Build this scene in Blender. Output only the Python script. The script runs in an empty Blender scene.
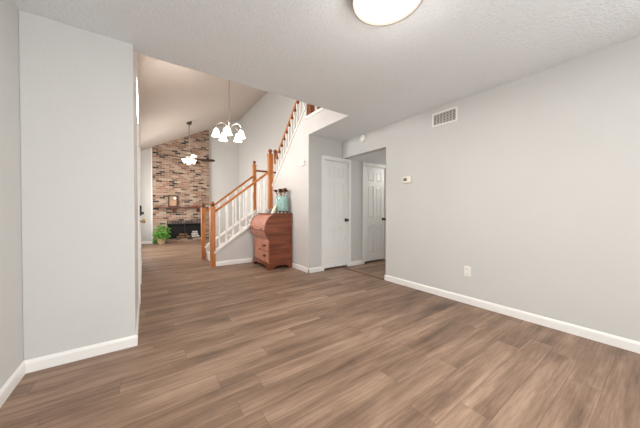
import bpy, bmesh, math, random
from mathutils import Vector, Matrix
PI = math.pi
SC = bpy.context.scene
COL = SC.collection
random.seed(7)

# ------------------------------------------------------------------ camera
cd = bpy.data.cameras.new('camera'); cam = bpy.data.objects.new('camera', cd); COL.objects.link(cam)
cd.sensor_fit = 'HORIZONTAL'; cd.sensor_width = 36.0; cd.lens = 36.0 * 247.75 / 640.0
cd.clip_start = 0.02; cd.clip_end = 100
cam.location = (0, 0, 1.098)
cam.rotation_euler = (PI / 2 - 0.0123, 0, -0.6142)
SC.camera = cam

# ------------------------------------------------------------------ view / world / lights
SC.view_settings.view_transform = 'Standard'
SC.view_settings.look = 'None'
SC.view_settings.gamma = 1.0
SC.view_settings.use_curve_mapping = False
SC.view_settings.exposure = -0.10
W = bpy.data.worlds.new('sky'); SC.world = W; W.use_nodes = True
bg = W.node_tree.nodes['Background']; bg.inputs[0].default_value = (0.80, 0.90, 1.0, 1); bg.inputs[1].default_value = 1.0

XR = 3.113
def area(name, loc, rot, sx, sy, power, color):
    l = bpy.data.lights.new(name, 'AREA'); l.shape = 'RECTANGLE'; l.size = sx; l.size_y = sy
    l.energy = power; l.color = color
    o = bpy.data.objects.new(name, l); COL.objects.link(o); o.location = loc; o.rotation_euler = rot
    return o
def lamp(name, loc, power, color, radius=0.05):
    l = bpy.data.lights.new(name, 'POINT'); l.energy = power; l.color = color; l.shadow_soft_size = radius
    o = bpy.data.objects.new(name, l); COL.objects.link(o); o.location = loc
    return o
# daylight through back and living room windows; side, entry and upstairs fills are added
area('daylight_dining', (0.45, -2.66, 1.35), (PI / 2 + 0.10, 0, 0), 1.9, 1.7, 100, (0.965, 0.985, 1.0))
area('fill_side', (XR + 0.12 + 0.06, -1.5, 1.4), (PI / 2, 0, PI / 2), 1.2, 1.5, 85, (0.965, 0.985, 1.0))  # added fill from the right, brightens the left wall
area('fill_entry', (-0.20, 4.11, 2.55), (PI / 2 - 0.4, 0, -PI / 2), 0.8, 0.5, 76, (0.99, 0.99, 0.985))  # added fill above the front door, brightens the stair wall
area('daylight_living', (-0.42, 8.1, 1.5), (PI / 2, 0, -PI / 2), 2.4, 1.9, 150, (1.0, 0.97, 0.93))
area('fill_upstairs', (2.73, 2.2, 4.3), (PI / 2, 0, 0), 0.6, 0.6, 22, (1.0, 0.96, 0.92))  # added fill for the stairwell, no window behind it
lamp('hall_lamp', (4.9, 3.1, 1.95), 13, (1.0, 0.95, 0.9), 0.1)

# ------------------------------------------------------------------ materials
def new_mat(name):
    m = bpy.data.materials.new(name); m.use_nodes = True
    nt = m.node_tree; b = nt.nodes['Principled BSDF']
    return m, nt, b
def lin(c):
    return tuple(((x / 255.0) / 12.92 if x / 255.0 <= 0.04045 else ((x / 255.0 + 0.055) / 1.055) ** 2.4) for x in c) + (1.0,)
def N(nt, t, **k):
    n = nt.nodes.new(t)
    for a, v in k.items(): setattr(n, a, v)
    return n
def mth(nt, op, a, b=None, c=None):
    n = N(nt, 'ShaderNodeMath', operation=op)
    for i, x in enumerate((a, b, c)):
        if x is None: continue
        if isinstance(x, (int, float)): n.inputs[i].default_value = x
        else: nt.links.new(x, n.inputs[i])
    return n.outputs[0]
def plain(name, rgb, rough=0.5, metal=0.0, spec=0.5, var=0.06, scale=6.0, bump=0.0, bscale=80.0):
    m, nt, b = new_mat(name)
    b.inputs['Roughness'].default_value = rough; b.inputs['Metallic'].default_value = metal
    b.inputs['Specular IOR Level'].default_value = spec
    tc = N(nt, 'ShaderNodeTexCoord')
    nz = N(nt, 'ShaderNodeTexNoise'); nz.inputs['Scale'].default_value = scale; nz.inputs['Detail'].default_value = 3
    nt.links.new(tc.outputs['Object'], nz.inputs['Vector'])
    rp = N(nt, 'ShaderNodeValToRGB'); c = lin(rgb)
    rp.color_ramp.elements[0].position = 0.3; rp.color_ramp.elements[1].position = 0.7
    rp.color_ramp.elements[0].color = tuple(x * (1 - var) for x in c[:3]) + (1,)
    rp.color_ramp.elements[1].color = tuple(min(1, x * (1 + var)) for x in c[:3]) + (1,)
    nt.links.new(nz.outputs['Fac'], rp.inputs['Fac']); nt.links.new(rp.outputs['Color'], b.inputs['Base Color'])
    if bump > 0:
        n2 = N(nt, 'ShaderNodeTexNoise'); n2.inputs['Scale'].default_value = bscale; n2.inputs['Detail'].default_value = 2
        nt.links.new(tc.outputs['Object'], n2.inputs['Vector'])
        bp = N(nt, 'ShaderNodeBump'); bp.inputs['Strength'].default_value = bump; bp.inputs['Distance'].default_value = 0.01
        nt.links.new(n2.outputs['Fac'], bp.inputs['Height']); nt.links.new(bp.outputs['Normal'], b.inputs['Normal'])
    return m
def emit(name, rgb, strength, base=(255, 250, 240)):
    m, nt, b = new_mat(name)
    b.inputs['Base Color'].default_value = lin(base); b.inputs['Roughness'].default_value = 0.4
    b.inputs['Emission Color'].default_value = lin(rgb); b.inputs['Emission Strength'].default_value = strength
    return m
def wood(name, dark, light, rough=0.4, axis='z', scale=9.0, stretch=0.09):
    m, nt, b = new_mat(name); b.inputs['Roughness'].default_value = rough
    tc = N(nt, 'ShaderNodeTexCoord'); mp = N(nt, 'ShaderNodeMapping')
    s = [1, 1, 1]; s['xyz'.index(axis)] = stretch; mp.inputs['Scale'].default_value = s
    nt.links.new(tc.outputs['Object'], mp.inputs['Vector'])
    nz = N(nt, 'ShaderNodeTexNoise'); nz.inputs['Scale'].default_value = scale * 3; nz.inputs['Detail'].default_value = 5; nz.inputs['Distortion'].default_value = 0.6
    nt.links.new(mp.outputs[0], nz.inputs['Vector'])
    rp = N(nt, 'ShaderNodeValToRGB'); rp.color_ramp.elements[0].position = 0.3; rp.color_ramp.elements[1].position = 0.7
    rp.color_ramp.elements[0].color = lin(dark); rp.color_ramp.elements[1].color = lin(light)
    nt.links.new(nz.outputs['Fac'], rp.inputs['Fac']); nt.links.new(rp.outputs['Color'], b.inputs['Base Color'])
    bp = N(nt, 'ShaderNodeBump'); bp.inputs['Strength'].default_value = 0.08; bp.inputs['Distance'].default_value = 0.003
    nt.links.new(nz.outputs['Fac'], bp.inputs['Height']); nt.links.new(bp.outputs['Normal'], b.inputs['Normal'])
    return m

def cells(nt, u, v, w, h, offs=0.0, voff=0.0, half=False):
    """u, v sockets -> (row, col, fract u, fract v) of a plank / brick layout"""
    rv = mth(nt, 'DIVIDE', mth(nt, 'SUBTRACT', v, voff), h)
    row = mth(nt, 'FLOOR', rv); fv = mth(nt, 'SUBTRACT', rv, row)
    ru = mth(nt, 'DIVIDE', mth(nt, 'SUBTRACT', u, offs), w)
    if half:
        ru = mth(nt, 'ADD', ru, mth(nt, 'MULTIPLY', mth(nt, 'MODULO', mth(nt, 'ADD', row, 1000), 2.0), 0.5))
    else:
        wn = N(nt, 'ShaderNodeTexWhiteNoise', noise_dimensions='1D'); nt.links.new(row, wn.inputs['W'])
        ru = mth(nt, 'ADD', ru, wn.outputs['Value'])
    colm = mth(nt, 'FLOOR', ru); fu = mth(nt, 'SUBTRACT', ru, colm)
    return row, colm, fu, fv
def edge_dist(nt, f, size):
    return mth(nt, 'MULTIPLY', mth(nt, 'MINIMUM', f, mth(nt, 'SUBTRACT', 1.0, f)), size)

def floor_material():
    m, nt, b = new_mat('floor_planks')
    tc = N(nt, 'ShaderNodeTexCoord'); sp = N(nt, 'ShaderNodeSeparateXYZ'); nt.links.new(tc.outputs['Object'], sp.inputs[0])
    x, y = sp.outputs[0], sp.outputs[1]
    row, colm, fu, fv = cells(nt, x, y, 1.22, 0.152, 0.0, 0.079)
    cb = N(nt, 'ShaderNodeCombineXYZ'); nt.links.new(row, cb.inputs[0]); nt.links.new(colm, cb.inputs[1])
    wn = N(nt, 'ShaderNodeTexWhiteNoise', noise_dimensions='2D'); nt.links.new(cb.outputs[0], wn.inputs['Vector'])
    cellv = wn.outputs['Value']
    # grain, different in each plank
    gx = mth(nt, 'ADD', mth(nt, 'MULTIPLY', x, 0.42), mth(nt, 'MULTIPLY', cellv, 37.0))
    gy = mth(nt, 'ADD', mth(nt, 'MULTIPLY', y, 6.0), mth(nt, 'MULTIPLY', cellv, 11.0))
    gc = N(nt, 'ShaderNodeCombineXYZ'); nt.links.new(gx, gc.inputs[0]); nt.links.new(gy, gc.inputs[1])
    g1 = N(nt, 'ShaderNodeTexNoise'); g1.inputs['Scale'].default_value = 1.6; g1.inputs['Detail'].default_value = 6; g1.inputs['Roughness'].default_value = 0.62; g1.inputs['Distortion'].default_value = 0.4
    nt.links.new(gc.outputs[0], g1.inputs['Vector'])
    g2 = N(nt, 'ShaderNodeTexNoise'); g2.inputs['Scale'].default_value = 9.0; g2.inputs['Detail'].default_value = 5; g2.inputs['Roughness'].default_value = 0.7
    nt.links.new(gc.outputs[0], g2.inputs['Vector'])
    t = mth(nt, 'ADD', mth(nt, 'MULTIPLY_ADD', g1.outputs['Fac'], 0.78, 0.11), mth(nt, 'MULTIPLY', mth(nt, 'SUBTRACT', g2.outputs['Fac'], 0.5), 0.55))
    t = mth(nt, 'ADD', t, mth(nt, 'MULTIPLY', mth(nt, 'SUBTRACT', cellv, 0.5), 0.15))
    g3 = N(nt, 'ShaderNodeTexNoise'); g3.inputs['Scale'].default_value = 2.3; g3.inputs['Detail'].default_value = 4; g3.inputs['Distortion'].default_value = 0.8
    mpx = N(nt, 'ShaderNodeMapping'); mpx.inputs['Scale'].default_value = (0.7, 2.0, 1); nt.links.new(tc.outputs['Object'], mpx.inputs['Vector']); nt.links.new(mpx.outputs[0], g3.inputs['Vector'])
    t = mth(nt, 'ADD', t, mth(nt, 'MULTIPLY', mth(nt, 'SUBTRACT', g3.outputs['Fac'], 0.5), 0.36))
    rp = N(nt, 'ShaderNodeValToRGB')
    e = rp.color_ramp.elements
    e[0].position = 0.22; e[0].color = lin((84, 66, 54))
    e[1].position = 0.80; e[1].color = lin((178, 151, 130))
    k = e.new(0.50); k.color = lin((136, 111, 93))
    nt.links.new(t, rp.inputs['Fac'])
    d = mth(nt, 'MINIMUM', edge_dist(nt, fu, 1.22), edge_dist(nt, fv, 0.152))
    seam = mth(nt, 'LESS_THAN', d, 0.0011)
    mx = N(nt, 'ShaderNodeMixRGB'); mx.inputs[2].default_value = lin((62, 45, 35))
    nt.links.new(mth(nt, 'MULTIPLY', seam, 0.55), mx.inputs[0]); nt.links.new(rp.outputs['Color'], mx.inputs[1])
    nt.links.new(mx.outputs[0], b.inputs['Base Color'])
    nt.links.new(mth(nt, 'ADD', mth(nt, 'MULTIPLY', g2.outputs['Fac'], 0.16), 0.36), b.inputs['Roughness'])
    b.inputs['Specular IOR Level'].default_value = 0.22
    bp = N(nt, 'ShaderNodeBump'); bp.inputs['Strength'].default_value = 0.12; bp.inputs['Distance'].default_value = 0.002
    hh = mth(nt, 'SUBTRACT', g2.outputs['Fac'], mth(nt, 'MULTIPLY', seam, 1.0))
    nt.links.new(hh, bp.inputs['Height']); nt.links.new(bp.outputs['Normal'], b.inputs['Normal'])
    return m

def brick_material(name, w=0.185, h=0.063, soldier=False):
    m, nt, b = new_mat(name); b.inputs['Roughness'].default_value = 0.85
    tc = N(nt, 'ShaderNodeTexCoord'); sp = N(nt, 'ShaderNodeSeparateXYZ'); nt.links.new(tc.outputs['Object'], sp.inputs[0])
    u = mth(nt, 'ADD', sp.outputs[0], sp.outputs[1]); v = sp.outputs[2]
    row, colm, fu, fv = cells(nt, u, v, w, h, 0.03, 0.0, half=not soldier)
    cb = N(nt, 'ShaderNodeCombineXYZ'); nt.links.new(row, cb.inputs[0]); nt.links.new(colm, cb.inputs[1])
    wn = N(nt, 'ShaderNodeTexWhiteNoise', noise_dimensions='2D'); nt.links.new(cb.outputs[0], wn.inputs['Vector'])
    rp = N(nt, 'ShaderNodeValToRGB'); rp.color_ramp.interpolation = 'CONSTANT'
    e = rp.color_ramp.elements
    if soldier:
        stops = [(0, (84, 74, 72)), (0.35, (110, 92, 86)), (0.6, (66, 60, 60)), (0.8, (128, 106, 96))]
    else:
        stops = [(0, (48, 43, 42)), (0.08, (190, 158, 134)), (0.22, (200, 174, 152)), (0.38, (172, 138, 116)), (0.52, (208, 186, 166)),
                 (0.64, (176, 128, 104)), (0.75, (148, 114, 98)), (0.83, (190, 160, 142)), (0.89, (96, 80, 74)), (0.95, (128, 98, 84))]
    e[0].position = stops[0][0]; e[0].color = lin(stops[0][1]); e[1].position = stops[1][0]; e[1].color = lin(stops[1][1])
    for p, c in stops[2:]:
        k = e.new(p); k.color = lin(c)
    nt.links.new(wn.outputs['Value'], rp.inputs['Fac'])
    nz = N(nt, 'ShaderNodeTexNoise'); nz.inputs['Scale'].default_value = 30; nz.inputs['Detail'].default_value = 4
    nt.links.new(tc.outputs['Object'], nz.inputs['Vector'])
    mx0 = N(nt, 'ShaderNodeMixRGB', blend_type='MULTIPLY'); mx0.inputs[0].default_value = 0.75
    nt.links.new(rp.outputs['Color'], mx0.inputs[1]); nt.links.new(nz.outputs['Fac'], mx0.inputs[2])
    d = mth(nt, 'MINIMUM', edge_dist(nt, fu, w), edge_dist(nt, fv, h))
    mor = mth(nt, 'LESS_THAN', d, 0.0055)
    mx = N(nt, 'ShaderNodeMixRGB'); mx.inputs[2].default_value = lin((120, 108, 100) if soldier else (168, 152, 136))
    nt.links.new(mor, mx.inputs[0]); nt.links.new(mx0.outputs[0], mx.inputs[1])
    nt.links.new(mx.outputs[0], b.inputs['Base Color'])
    bp = N(nt, 'ShaderNodeBump'); bp.inputs['Strength'].default_value = 0.6; bp.inputs['Distance'].default_value = 0.01
    nt.links.new(mth(nt, 'SUBTRACT', nz.outputs['Fac'], mor), bp.inputs['Height']); nt.links.new(bp.outputs['Normal'], b.inputs['Normal'])
    return m

def glass_material(name, tint=(255, 255, 255), mixf=0.08):
    m = bpy.data.materials.new(name); m.use_nodes = True; nt = m.node_tree; nt.nodes.clear()
    o = N(nt, 'ShaderNodeOutputMaterial'); t = N(nt, 'ShaderNodeBsdfTransparent'); t.inputs[0].default_value = lin(tint)
    g = N(nt, 'ShaderNodeBsdfGlossy'); g.inputs['Roughness'].default_value = 0.02
    x = N(nt, 'ShaderNodeMixShader'); x.inputs[0].default_value = mixf
    nt.links.new(t.outputs[0], x.inputs[1]); nt.links.new(g.outputs[0], x.inputs[2]); nt.links.new(x.outputs[0], o.inputs[0])
    return m

M = {}
M['wall'] = plain('wall_paint', (204, 203, 200), 0.75, spec=0.25, var=0.012, scale=2.0, bump=0.10, bscale=110)
M['ceil'] = plain('ceiling_texture', (234, 238, 240), 0.9, spec=0.1, var=0.03, scale=70, bump=0.65, bscale=62)
M['vault'] = plain('vault_paint', (200, 190, 182), 0.9, spec=0.1, var=0.02, scale=40, bump=0.25, bscale=80)
M['warmwall'] = plain('stair_wall_paint', (210, 206, 203), 0.75, spec=0.25, var=0.012, scale=2.0, bump=0.08, bscale=110)
M['trim'] = plain('trim_white', (238, 236, 232), 0.35, var=0.01)
M['door'] = plain('door_white', (236, 236, 234), 0.42, var=0.01)
M['floor'] = floor_material()
M['brick'] = brick_material('fireplace_brick')
M['soldier'] = brick_material('soldier_brick', 0.085, 0.5, True)
M['oak'] = wood('honey_oak', (160, 92, 42), (202, 130, 68), 0.35, 'z')
M['oakrail'] = wood('honey_oak_rail', (156, 90, 40), (200, 128, 66), 0.35, 'x')
M['oakdark'] = wood('oak_fillet', (110, 56, 26), (146, 80, 40), 0.4, 'y')
M['tread'] = plain('stair_tread_paint', (248, 242, 236), 0.55, var=0.03)
M['woodstrip'] = wood('stair_tread_wood', (96, 62, 44), (140, 92, 66), 0.45, 'y')
M['riser'] = plain('riser_white', (250, 246, 242), 0.5, var=0.02)
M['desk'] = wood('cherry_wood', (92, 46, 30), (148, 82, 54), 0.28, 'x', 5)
M['deskfront'] = wood('cherry_front_sheen', (172, 106, 82), (212, 146, 116), 0.3, 'z', 6)  # reflection on the desk front put into a lighter cherry
M['tambour'] = wood('cherry_tambour_sheen', (166, 102, 82), (210, 148, 124), 0.28, 'y', 8)  # pinkish sheen of the roll top put into the wood colour
M['brass'] = plain('aged_brass', (74, 56, 40), 0.35, metal=0.9, var=0.1)
M['gold'] = plain('polished_brass', (190, 150, 84), 0.25, metal=1.0, var=0.05)
M['nickel'] = plain('brushed_nickel', (176, 168, 158), 0.3, metal=1.0, var=0.05)
M['ring'] = plain('satin_ring', (128, 120, 112), 0.5, metal=0.0, var=0.03)
M['pewter'] = plain('dark_pewter', (92, 84, 74), 0.32, metal=1.0, var=0.08)
M['black'] = plain('black_metal', (22, 21, 21), 0.4, var=0.1)
M['soot'] = plain('firebox_soot', (20, 18, 18), 0.9, var=0.3, scale=12)
M['dark'] = plain('dark_gap', (26, 22, 20), 0.9)
M['mantel'] = wood('mantel_wood', (74, 40, 26), (112, 62, 38), 0.5, 'x')
M['log'] = wood('log_bark', (72, 52, 38), (150, 116, 78), 0.9, 'x', 10)
M['birch'] = plain('birch_bark', (190, 186, 180), 0.8, var=0.25, scale=14)
M['plastic'] = plain('white_plastic', (236, 233, 226), 0.4, var=0.01)
M['ivory'] = plain('ivory_plastic', (228, 222, 206), 0.4, var=0.01)
M['screen'] = plain('lcd_screen', (92, 92, 76), 0.2, var=0.05)
M['vent'] = plain('vent_metal', (232, 229, 224), 0.45, var=0.02)
M['louvre'] = plain('louvre_metal', (206, 202, 196), 0.5, var=0.03)
M['ventdark'] = plain('vent_duct', (84, 81, 78), 0.8, var=0.1)
M['leaf'] = plain('plant_leaf', (96, 158, 56), 0.5, var=0.45, scale=22)
M['stem'] = plain('plant_stem', (80, 104, 50), 0.6)
M['pot'] = plain('clay_pot', (190, 158, 128), 0.7, var=0.08)
M['soil'] = plain('potting_soil', (52, 40, 32), 0.95, var=0.3, scale=40)
M['teal'] = plain('teal_glaze', (152, 186, 178), 0.18, var=0.18, scale=14)
M['flower'] = plain('dried_flower', (112, 42, 40), 0.8, var=0.35, scale=60)
M['flowerstem'] = plain('dried_stem', (148, 128, 86), 0.8, var=0.2)
M['cream'] = plain('cream_card', (236, 222, 190), 0.6, var=0.04)
M['dish'] = plain('pale_dish', (196, 194, 190), 0.4, var=0.12, scale=30)
M['walnut'] = plain('dark_stand', (52, 34, 26), 0.4, var=0.15)
M['frame'] = wood('frame_wood', (38, 28, 22), (62, 46, 34), 0.4, 'x')
M['picture'] = plain('sepia_picture', (160, 126, 98), 0.6, var=0.3, scale=9)
M['redbox'] = wood('reddish_box', (120, 60, 44), (156, 86, 62), 0.5, 'x')
M['fanblade'] = wood('fan_blade_wood', (30, 17, 13), (50, 28, 20), 0.4, 'x')
M['lampglass'] = emit('ceiling_lamp_glass', (255, 248, 236), 5.0)
M['shade'] = emit('frosted_shade', (255, 238, 212), 2.6)
M['fanshade'] = emit('fan_shade', (255, 240, 214), 2.6)
M['bulb'] = emit('bulb_glow', (255, 240, 214), 12.0)
M['glass'] = glass_material('window_glass')
M['fireglass'] = glass_material('fireplace_glass', (120, 120, 124), 0.10)

# ------------------------------------------------------------------ mesh helpers
class B:
    def __init__(s): s.bm = bmesh.new()
    def face(s, pts):
        return s.bm.faces.new([s.bm.verts.new(p) for p in pts])
    def box(s, x0, x1, y0, y1, z0, z1):
        v = [s.bm.verts.new((x, y, z)) for z in (z0, z1) for y in (y0, y1) for x in (x0, x1)]
        for f in ((0, 2, 3, 1), (4, 5, 7, 6), (0, 1, 5, 4), (2, 6, 7, 3), (0, 4, 6, 2), (1, 3, 7, 5)):
            s.bm.faces.new([v[i] for i in f])
        return s
    def prism(s, pts, axis, a, b):
        """polygon in the plane normal to axis (pts in the other two coords, xyz order), extruded from a to b"""
        def P(p, t):
            return {'x': (t, p[0], p[1]), 'y': (p[0], t, p[1]), 'z': (p[0], p[1], t)}[axis]
        A = [s.bm.verts.new(P(p, a)) for p in pts]; C = [s.bm.verts.new(P(p, b)) for p in pts]
        n = len(pts)
        s.bm.faces.new(A); s.bm.faces.new(C[::-1])
        for i in range(n):
            s.bm.faces.new((A[i], C[i], C[(i + 1) % n], A[(i + 1) % n]))
        return s
    def tube(s, pts, rad, seg=10, caps=True):
        pts = [Vector(p) for p in pts]; n = len(pts)
        rads = rad if isinstance(rad, (list, tuple)) else [rad] * n
        rings = []; prev = None
        for i, p in enumerate(pts):
            t = (pts[min(i + 1, n - 1)] - pts[max(i - 1, 0)]).normalized()
            if prev is None:
                a = t.orthogonal().normalized()
            else:
                a = (prev - t * prev.dot(t)).normalized()
            prev = a; c = t.cross(a)
            rings.append([s.bm.verts.new(p + (a * math.cos(2 * PI * k / seg) + c * math.sin(2 * PI * k / seg)) * rads[i]) for k in range(seg)])
        for i in range(n - 1):
            for k in range(seg):
                s.bm.faces.new((rings[i][k], rings[i][(k + 1) % seg], rings[i + 1][(k + 1) % seg], rings[i + 1][k]))
        if caps:
            s.bm.faces.new(rings[0][::-1]); s.bm.faces.new(rings[-1])
        return s
    def lathe(s, prof, o=(0, 0, 0), seg=20, mat=None, caps=True):
        """prof: list of (radius, z)"""
        o = Vector(o); rings = []
        for r, z in prof:
            ring = []
            for k in range(seg):
                p = Vector((max(r, 1e-4) * math.cos(2 * PI * k / seg), max(r, 1e-4) * math.sin(2 * PI * k / seg), z))
                if mat is not None: p = mat @ p
                ring.append(s.bm.verts.new(p + o))
            rings.append(ring)
        for i in range(len(rings) - 1):
            for k in range(seg):
                s.bm.faces.new((rings[i][k], rings[i][(k + 1) % seg], rings[i + 1][(k + 1) % seg], rings[i + 1][k]))
        if caps:
            s.bm.faces.new(rings[0][::-1]); s.bm.faces.new(rings[-1])
        return s
    def ball(s, c, r, seg=14, squash=1.0):
        n = 8
        return s.lathe([(r * math.sin(PI * i / n), -r * squash * math.cos(PI * i / n)) for i in range(n + 1)], c, seg)
    def bevel(s, w, seg=2):
        bmesh.ops.remove_doubles(s.bm, verts=s.bm.verts, dist=1e-5)
        es = [e for e in s.bm.edges if len(e.link_faces) == 2 and e.calc_face_angle(0) > 0.6]
        bmesh.ops.bevel(s.bm, geom=es, offset=w, segments=seg, profile=0.6, affect='EDGES')
        return s
    def build(s, name, m, parent=None, smooth=False, loc=None):
        bmesh.ops.recalc_face_normals(s.bm, faces=s.bm.faces)
        me = bpy.data.meshes.new(name)
        if loc is not None: bmesh.ops.translate(s.bm, verts=s.bm.verts, vec=-Vector(loc))
        s.bm.to_mesh(me); s.bm.free()
        me.materials.append(M[m] if isinstance(m, str) else m)
        if smooth:
            for p in me.polygons: p.use_smooth = True
            me.set_sharp_from_angle(angle=0.7)
        o = bpy.data.objects.new(name, me); COL.objects.link(o)
        if loc is not None: o.location = loc
        if parent is not None:
            o.parent = parent
            # children are modelled in world space: keep them there
            o.matrix_parent_inverse = parent_world(parent).inverted()
        return o
def parent_world(o):
    m = o.matrix_basis.copy()
    while o.parent is not None:
        m = o.parent.matrix_basis @ o.matrix_parent_inverse @ m
        o = o.parent
    return m
def tag(o, label=None, cat=None, group=None, kind=None):
    if label: o['label'] = label
    if cat: o['category'] = cat
    if group: o['group'] = group
    if kind: o['kind'] = kind
    return o
def thing(name, label, cat, loc, group=None):
    o = bpy.data.objects.new(name, None); COL.objects.link(o); o.location = loc; o.empty_display_size = 0.1
    return tag(o, label, cat, group)
def struct(o, label=None, cat=None):
    return tag(o, label, cat, kind='structure')

# ------------------------------------------------------------------ dimensions
H = 2.44; XR = 3.113; XL = -0.681; YS = 2.513; YD = 3.678; XW = 2.351; YB = -2.6; YF = 10.1; YC = 2.633
HH = 2.111; YH = 2.607; YST = 5.2; XE = -0.072; XLL = -0.32; YE = 6.3; FL2 = 2.72; T = 0.12
def vz(x): return 3.13 + 0.52 * x

# ------------------------------------------------------------------ shell
struct(B().box(-0.9, 5.5, YB - 0.2, YF + 0.3, -0.08, 0.0).build('floor', 'floor'), 'brown wood plank floor running through all the rooms', 'floor')
c = B()
c.prism([(XL - T, YB - T), (XR + T, YB - T), (XR + T, YD), (XW + 0.002, YD), (XW + 0.002, YC), (XL - T, YC)], 'z', H, FL2 - 0.002)
struct(c.build('ceiling', 'ceil'), 'flat textured ceiling over the empty front room', 'ceiling')
v = B(); x0, x1 = XLL - 0.2, XR + T
v.prism([(x0, vz(x0)), (x1, vz(x1)), (x1, vz(x1) + 0.1), (x0, vz(x0) + 0.1)], 'y', YB, YF + 0.3)
struct(v.build('ceiling_vault', 'vault'), 'sloped vaulted ceiling over entry and living room', 'ceiling')
struct(B().box(XR + T, 5.4, YH - T, YD + T, HH, HH + 0.1).build('ceiling_hall', 'ceil'), 'low flat ceiling inside the side hall', 'ceiling')

# left wall + return (stub) wall facing the camera
struct(B().box(XL - T, XL, YB - T, YS + T, 0, H).build('wall_left', 'wall'), 'pale grey wall along the left edge', 'wall')
struct(B().box(XL, XE, YS, YC, 0, H).bevel(0.006).build('wall_left_return', 'wall'), 'pale grey return wall beside the entry opening', 'wall')
# back wall (behind the camera) with a window opening
w = B()
wx0, wx1, wz0, wz1 = -0.55, 1.45, 0.5, 2.2
w.box(XL, wx0, YB - T, YB, 0, H); w.box(wx1, XR, YB - T, YB, 0, H); w.box(wx0, wx1, YB - T, YB, 0, wz0); w.box(wx0, wx1, YB - T, YB, wz1, H)
struct(w.build('wall_back', 'wall'))
def window(name, along, a0, a1, z0, z1, p, side):
    """window frame, muntins and pane in a wall; along = 'x' or 'y'; p = plane of the pane"""
    fr = B(); t = 0.05
    def bx(b, u0, u1, q0, q1, zz0, zz1):
        if along == 'x': b.box(u0, u1, q0, q1, zz0, zz1)
        else: b.box(q0, q1, u0, u1, zz0, zz1)
    bx(fr, a0, a1, p - 0.03, p + 0.03, z0, z0 + t); bx(fr, a0, a1, p - 0.03, p + 0.03, z1 - t, z1)
    bx(fr, a0, a0 + t, p - 0.03, p + 0.03, z0 + t, z1 - t); bx(fr, a1 - t, a1, p - 0.03, p + 0.03, z0 + t, z1 - t)
    mid = (a0 + a1) / 2; bx(fr, mid - 0.025, mid + 0.025, p - 0.025, p + 0.025, z0 + t, z1 - t)
    o = struct(fr.build(name, 'trim')); g = B()
    bx(g, a0 + t, mid - 0.025, p - 0.004, p + 0.004, z0 + t, z1 - t); bx(g, mid + 0.025, a1 - t, p - 0.004, p + 0.004, z0 + t, z1 - t)
    g.build('pane', 'glass', o)
    return o
window('window_1', 'x', wx0, wx1, wz0, wz1, YB - 0.04, 1)

# right wall with the hall opening and its header
w = B(); ry0, ry1, rz0, rz1 = -2.1, -0.9, 0.65, 2.15
w.box(XR, XR + T, YB - T, ry0, 0, H); w.box(XR, XR + T, ry1, YH, 0, H); w.box(XR, XR + T, ry0, ry1, 0, rz0); w.box(XR, XR + T, ry0, ry1, rz1, H)
struct(w.build('wall_right', 'wall'), 'long pale grey wall on the right', 'wall')
window('fill_window_side', 'y', ry0, ry1, rz0, rz1, XR + 0.06, 1)  # added window, gives the side fill an opening
struct(B().box(XR, XR + T, YH, YD, HH, H).build('wall_right_header', 'wall'), 'header over the side hall opening', 'wall')
# door wall under the stairs, running on into the hall
D2 = (2.683, 3.270); D3 = (3.722, 4.37); DZ = 2.035
w = B()
w.box(XW + 0.002, D2[0] - 0.01, YD, YD + T, 0, H); w.box(D2[0] - 0.01, D2[1] + 0.01, YD, YD + T, DZ + 0.01, H)
w.box(D2[1] + 0.01, D3[0] - 0.01, YD, YD + T, 0, H); w.box(D3[0] - 0.01, D3[1] + 0.01, YD, YD + T, DZ + 0.01, H); w.box(D3[1] + 0.01, 5.4, YD, YD + T, 0, H)
struct(w.build('wall_hall', 'wall'), 'pale grey wall holding the two panel doors', 'wall')
struct(B().box(XR + T, 5.4, YH - T, YH, 0, HH).build('wall_hall_south', 'wall'))
struct(B().box(5.3, 5.4, YH, YD, 0, HH).build('wall_hall_end', 'wall'))
# dark sheet behind the doors, stands in for the unlit space there
struct(B().box(2.55, 4.6, YD + T + 0.002, YD + T + 0.03, 0, 2.2).build('closet_dark_sheet', 'dark'))

# stair side wall: under-stair wall, sloping knee wall and landing fascia are one surface
def capz(y): return 1.632 + 0.9 * (5.2 - y)
w = B()
w.prism([(YST + 0.1, 0), (YD + 0.003, 0), (YD + 0.003, H + 0.002), (YC + 0.002, H + 0.002), (YC + 0.002, FL2), (3.75, FL2), (3.75, capz(3.75)), (YST + 0.04, capz(YST + 0.04)), (YST + 0.04, 1.12), (YST + 0.1, 1.12)], 'x', XW, XW + 0.1)
struct(w.build('wall_stair_side', 'warmwall'), 'off-white wall under the upper stair flight', 'wall')
# lower flight near knee wall (grey face) and far knee wall
def nz_(x): return 0.25 + 0.70 * (x - 1.1)
w = B(); w.prism([(1.12, 0), (XW, 0), (XW, nz_(XW)), (1.12, nz_(1.12))], 'y', YST, YST + 0.1)
struct(w.build('wall_stair_front', 'warmwall'), 'triangular grey wall under the lower stair flight', 'wall')
YFR = 6.15
w = B(); w.prism([(1.12, 0), (2.30, 0), (2.30, nz_(2.30)), (1.12, nz_(1.12))], 'y', YFR - 0.05, YFR + 0.05)
w.box(2.30, XR, YFR - 0.05, YFR + 0.05, 0, 1.1)
struct(w.build('wall_stair_rear', 'warmwall'))
# upper walls
struct(B().box(XLL - 0.2, XW, YC - 0.1, YC, FL2, 4.9).build('wall_upper_front', 'wall'))
struct(B().box(XW, XR, 2.05, 2.15, FL2, 4.9).build('wall_upper_landing', 'wall'))
w = B(); w.box(XR, XR + T, YD + T, YF, 0, 4.75); w.box(XR, XR + T, 2.0, YD + T, H, 4.75)
struct(w.build('wall_right_upper', 'wall'), 'tall grey wall behind the stairs', 'wall')
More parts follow.
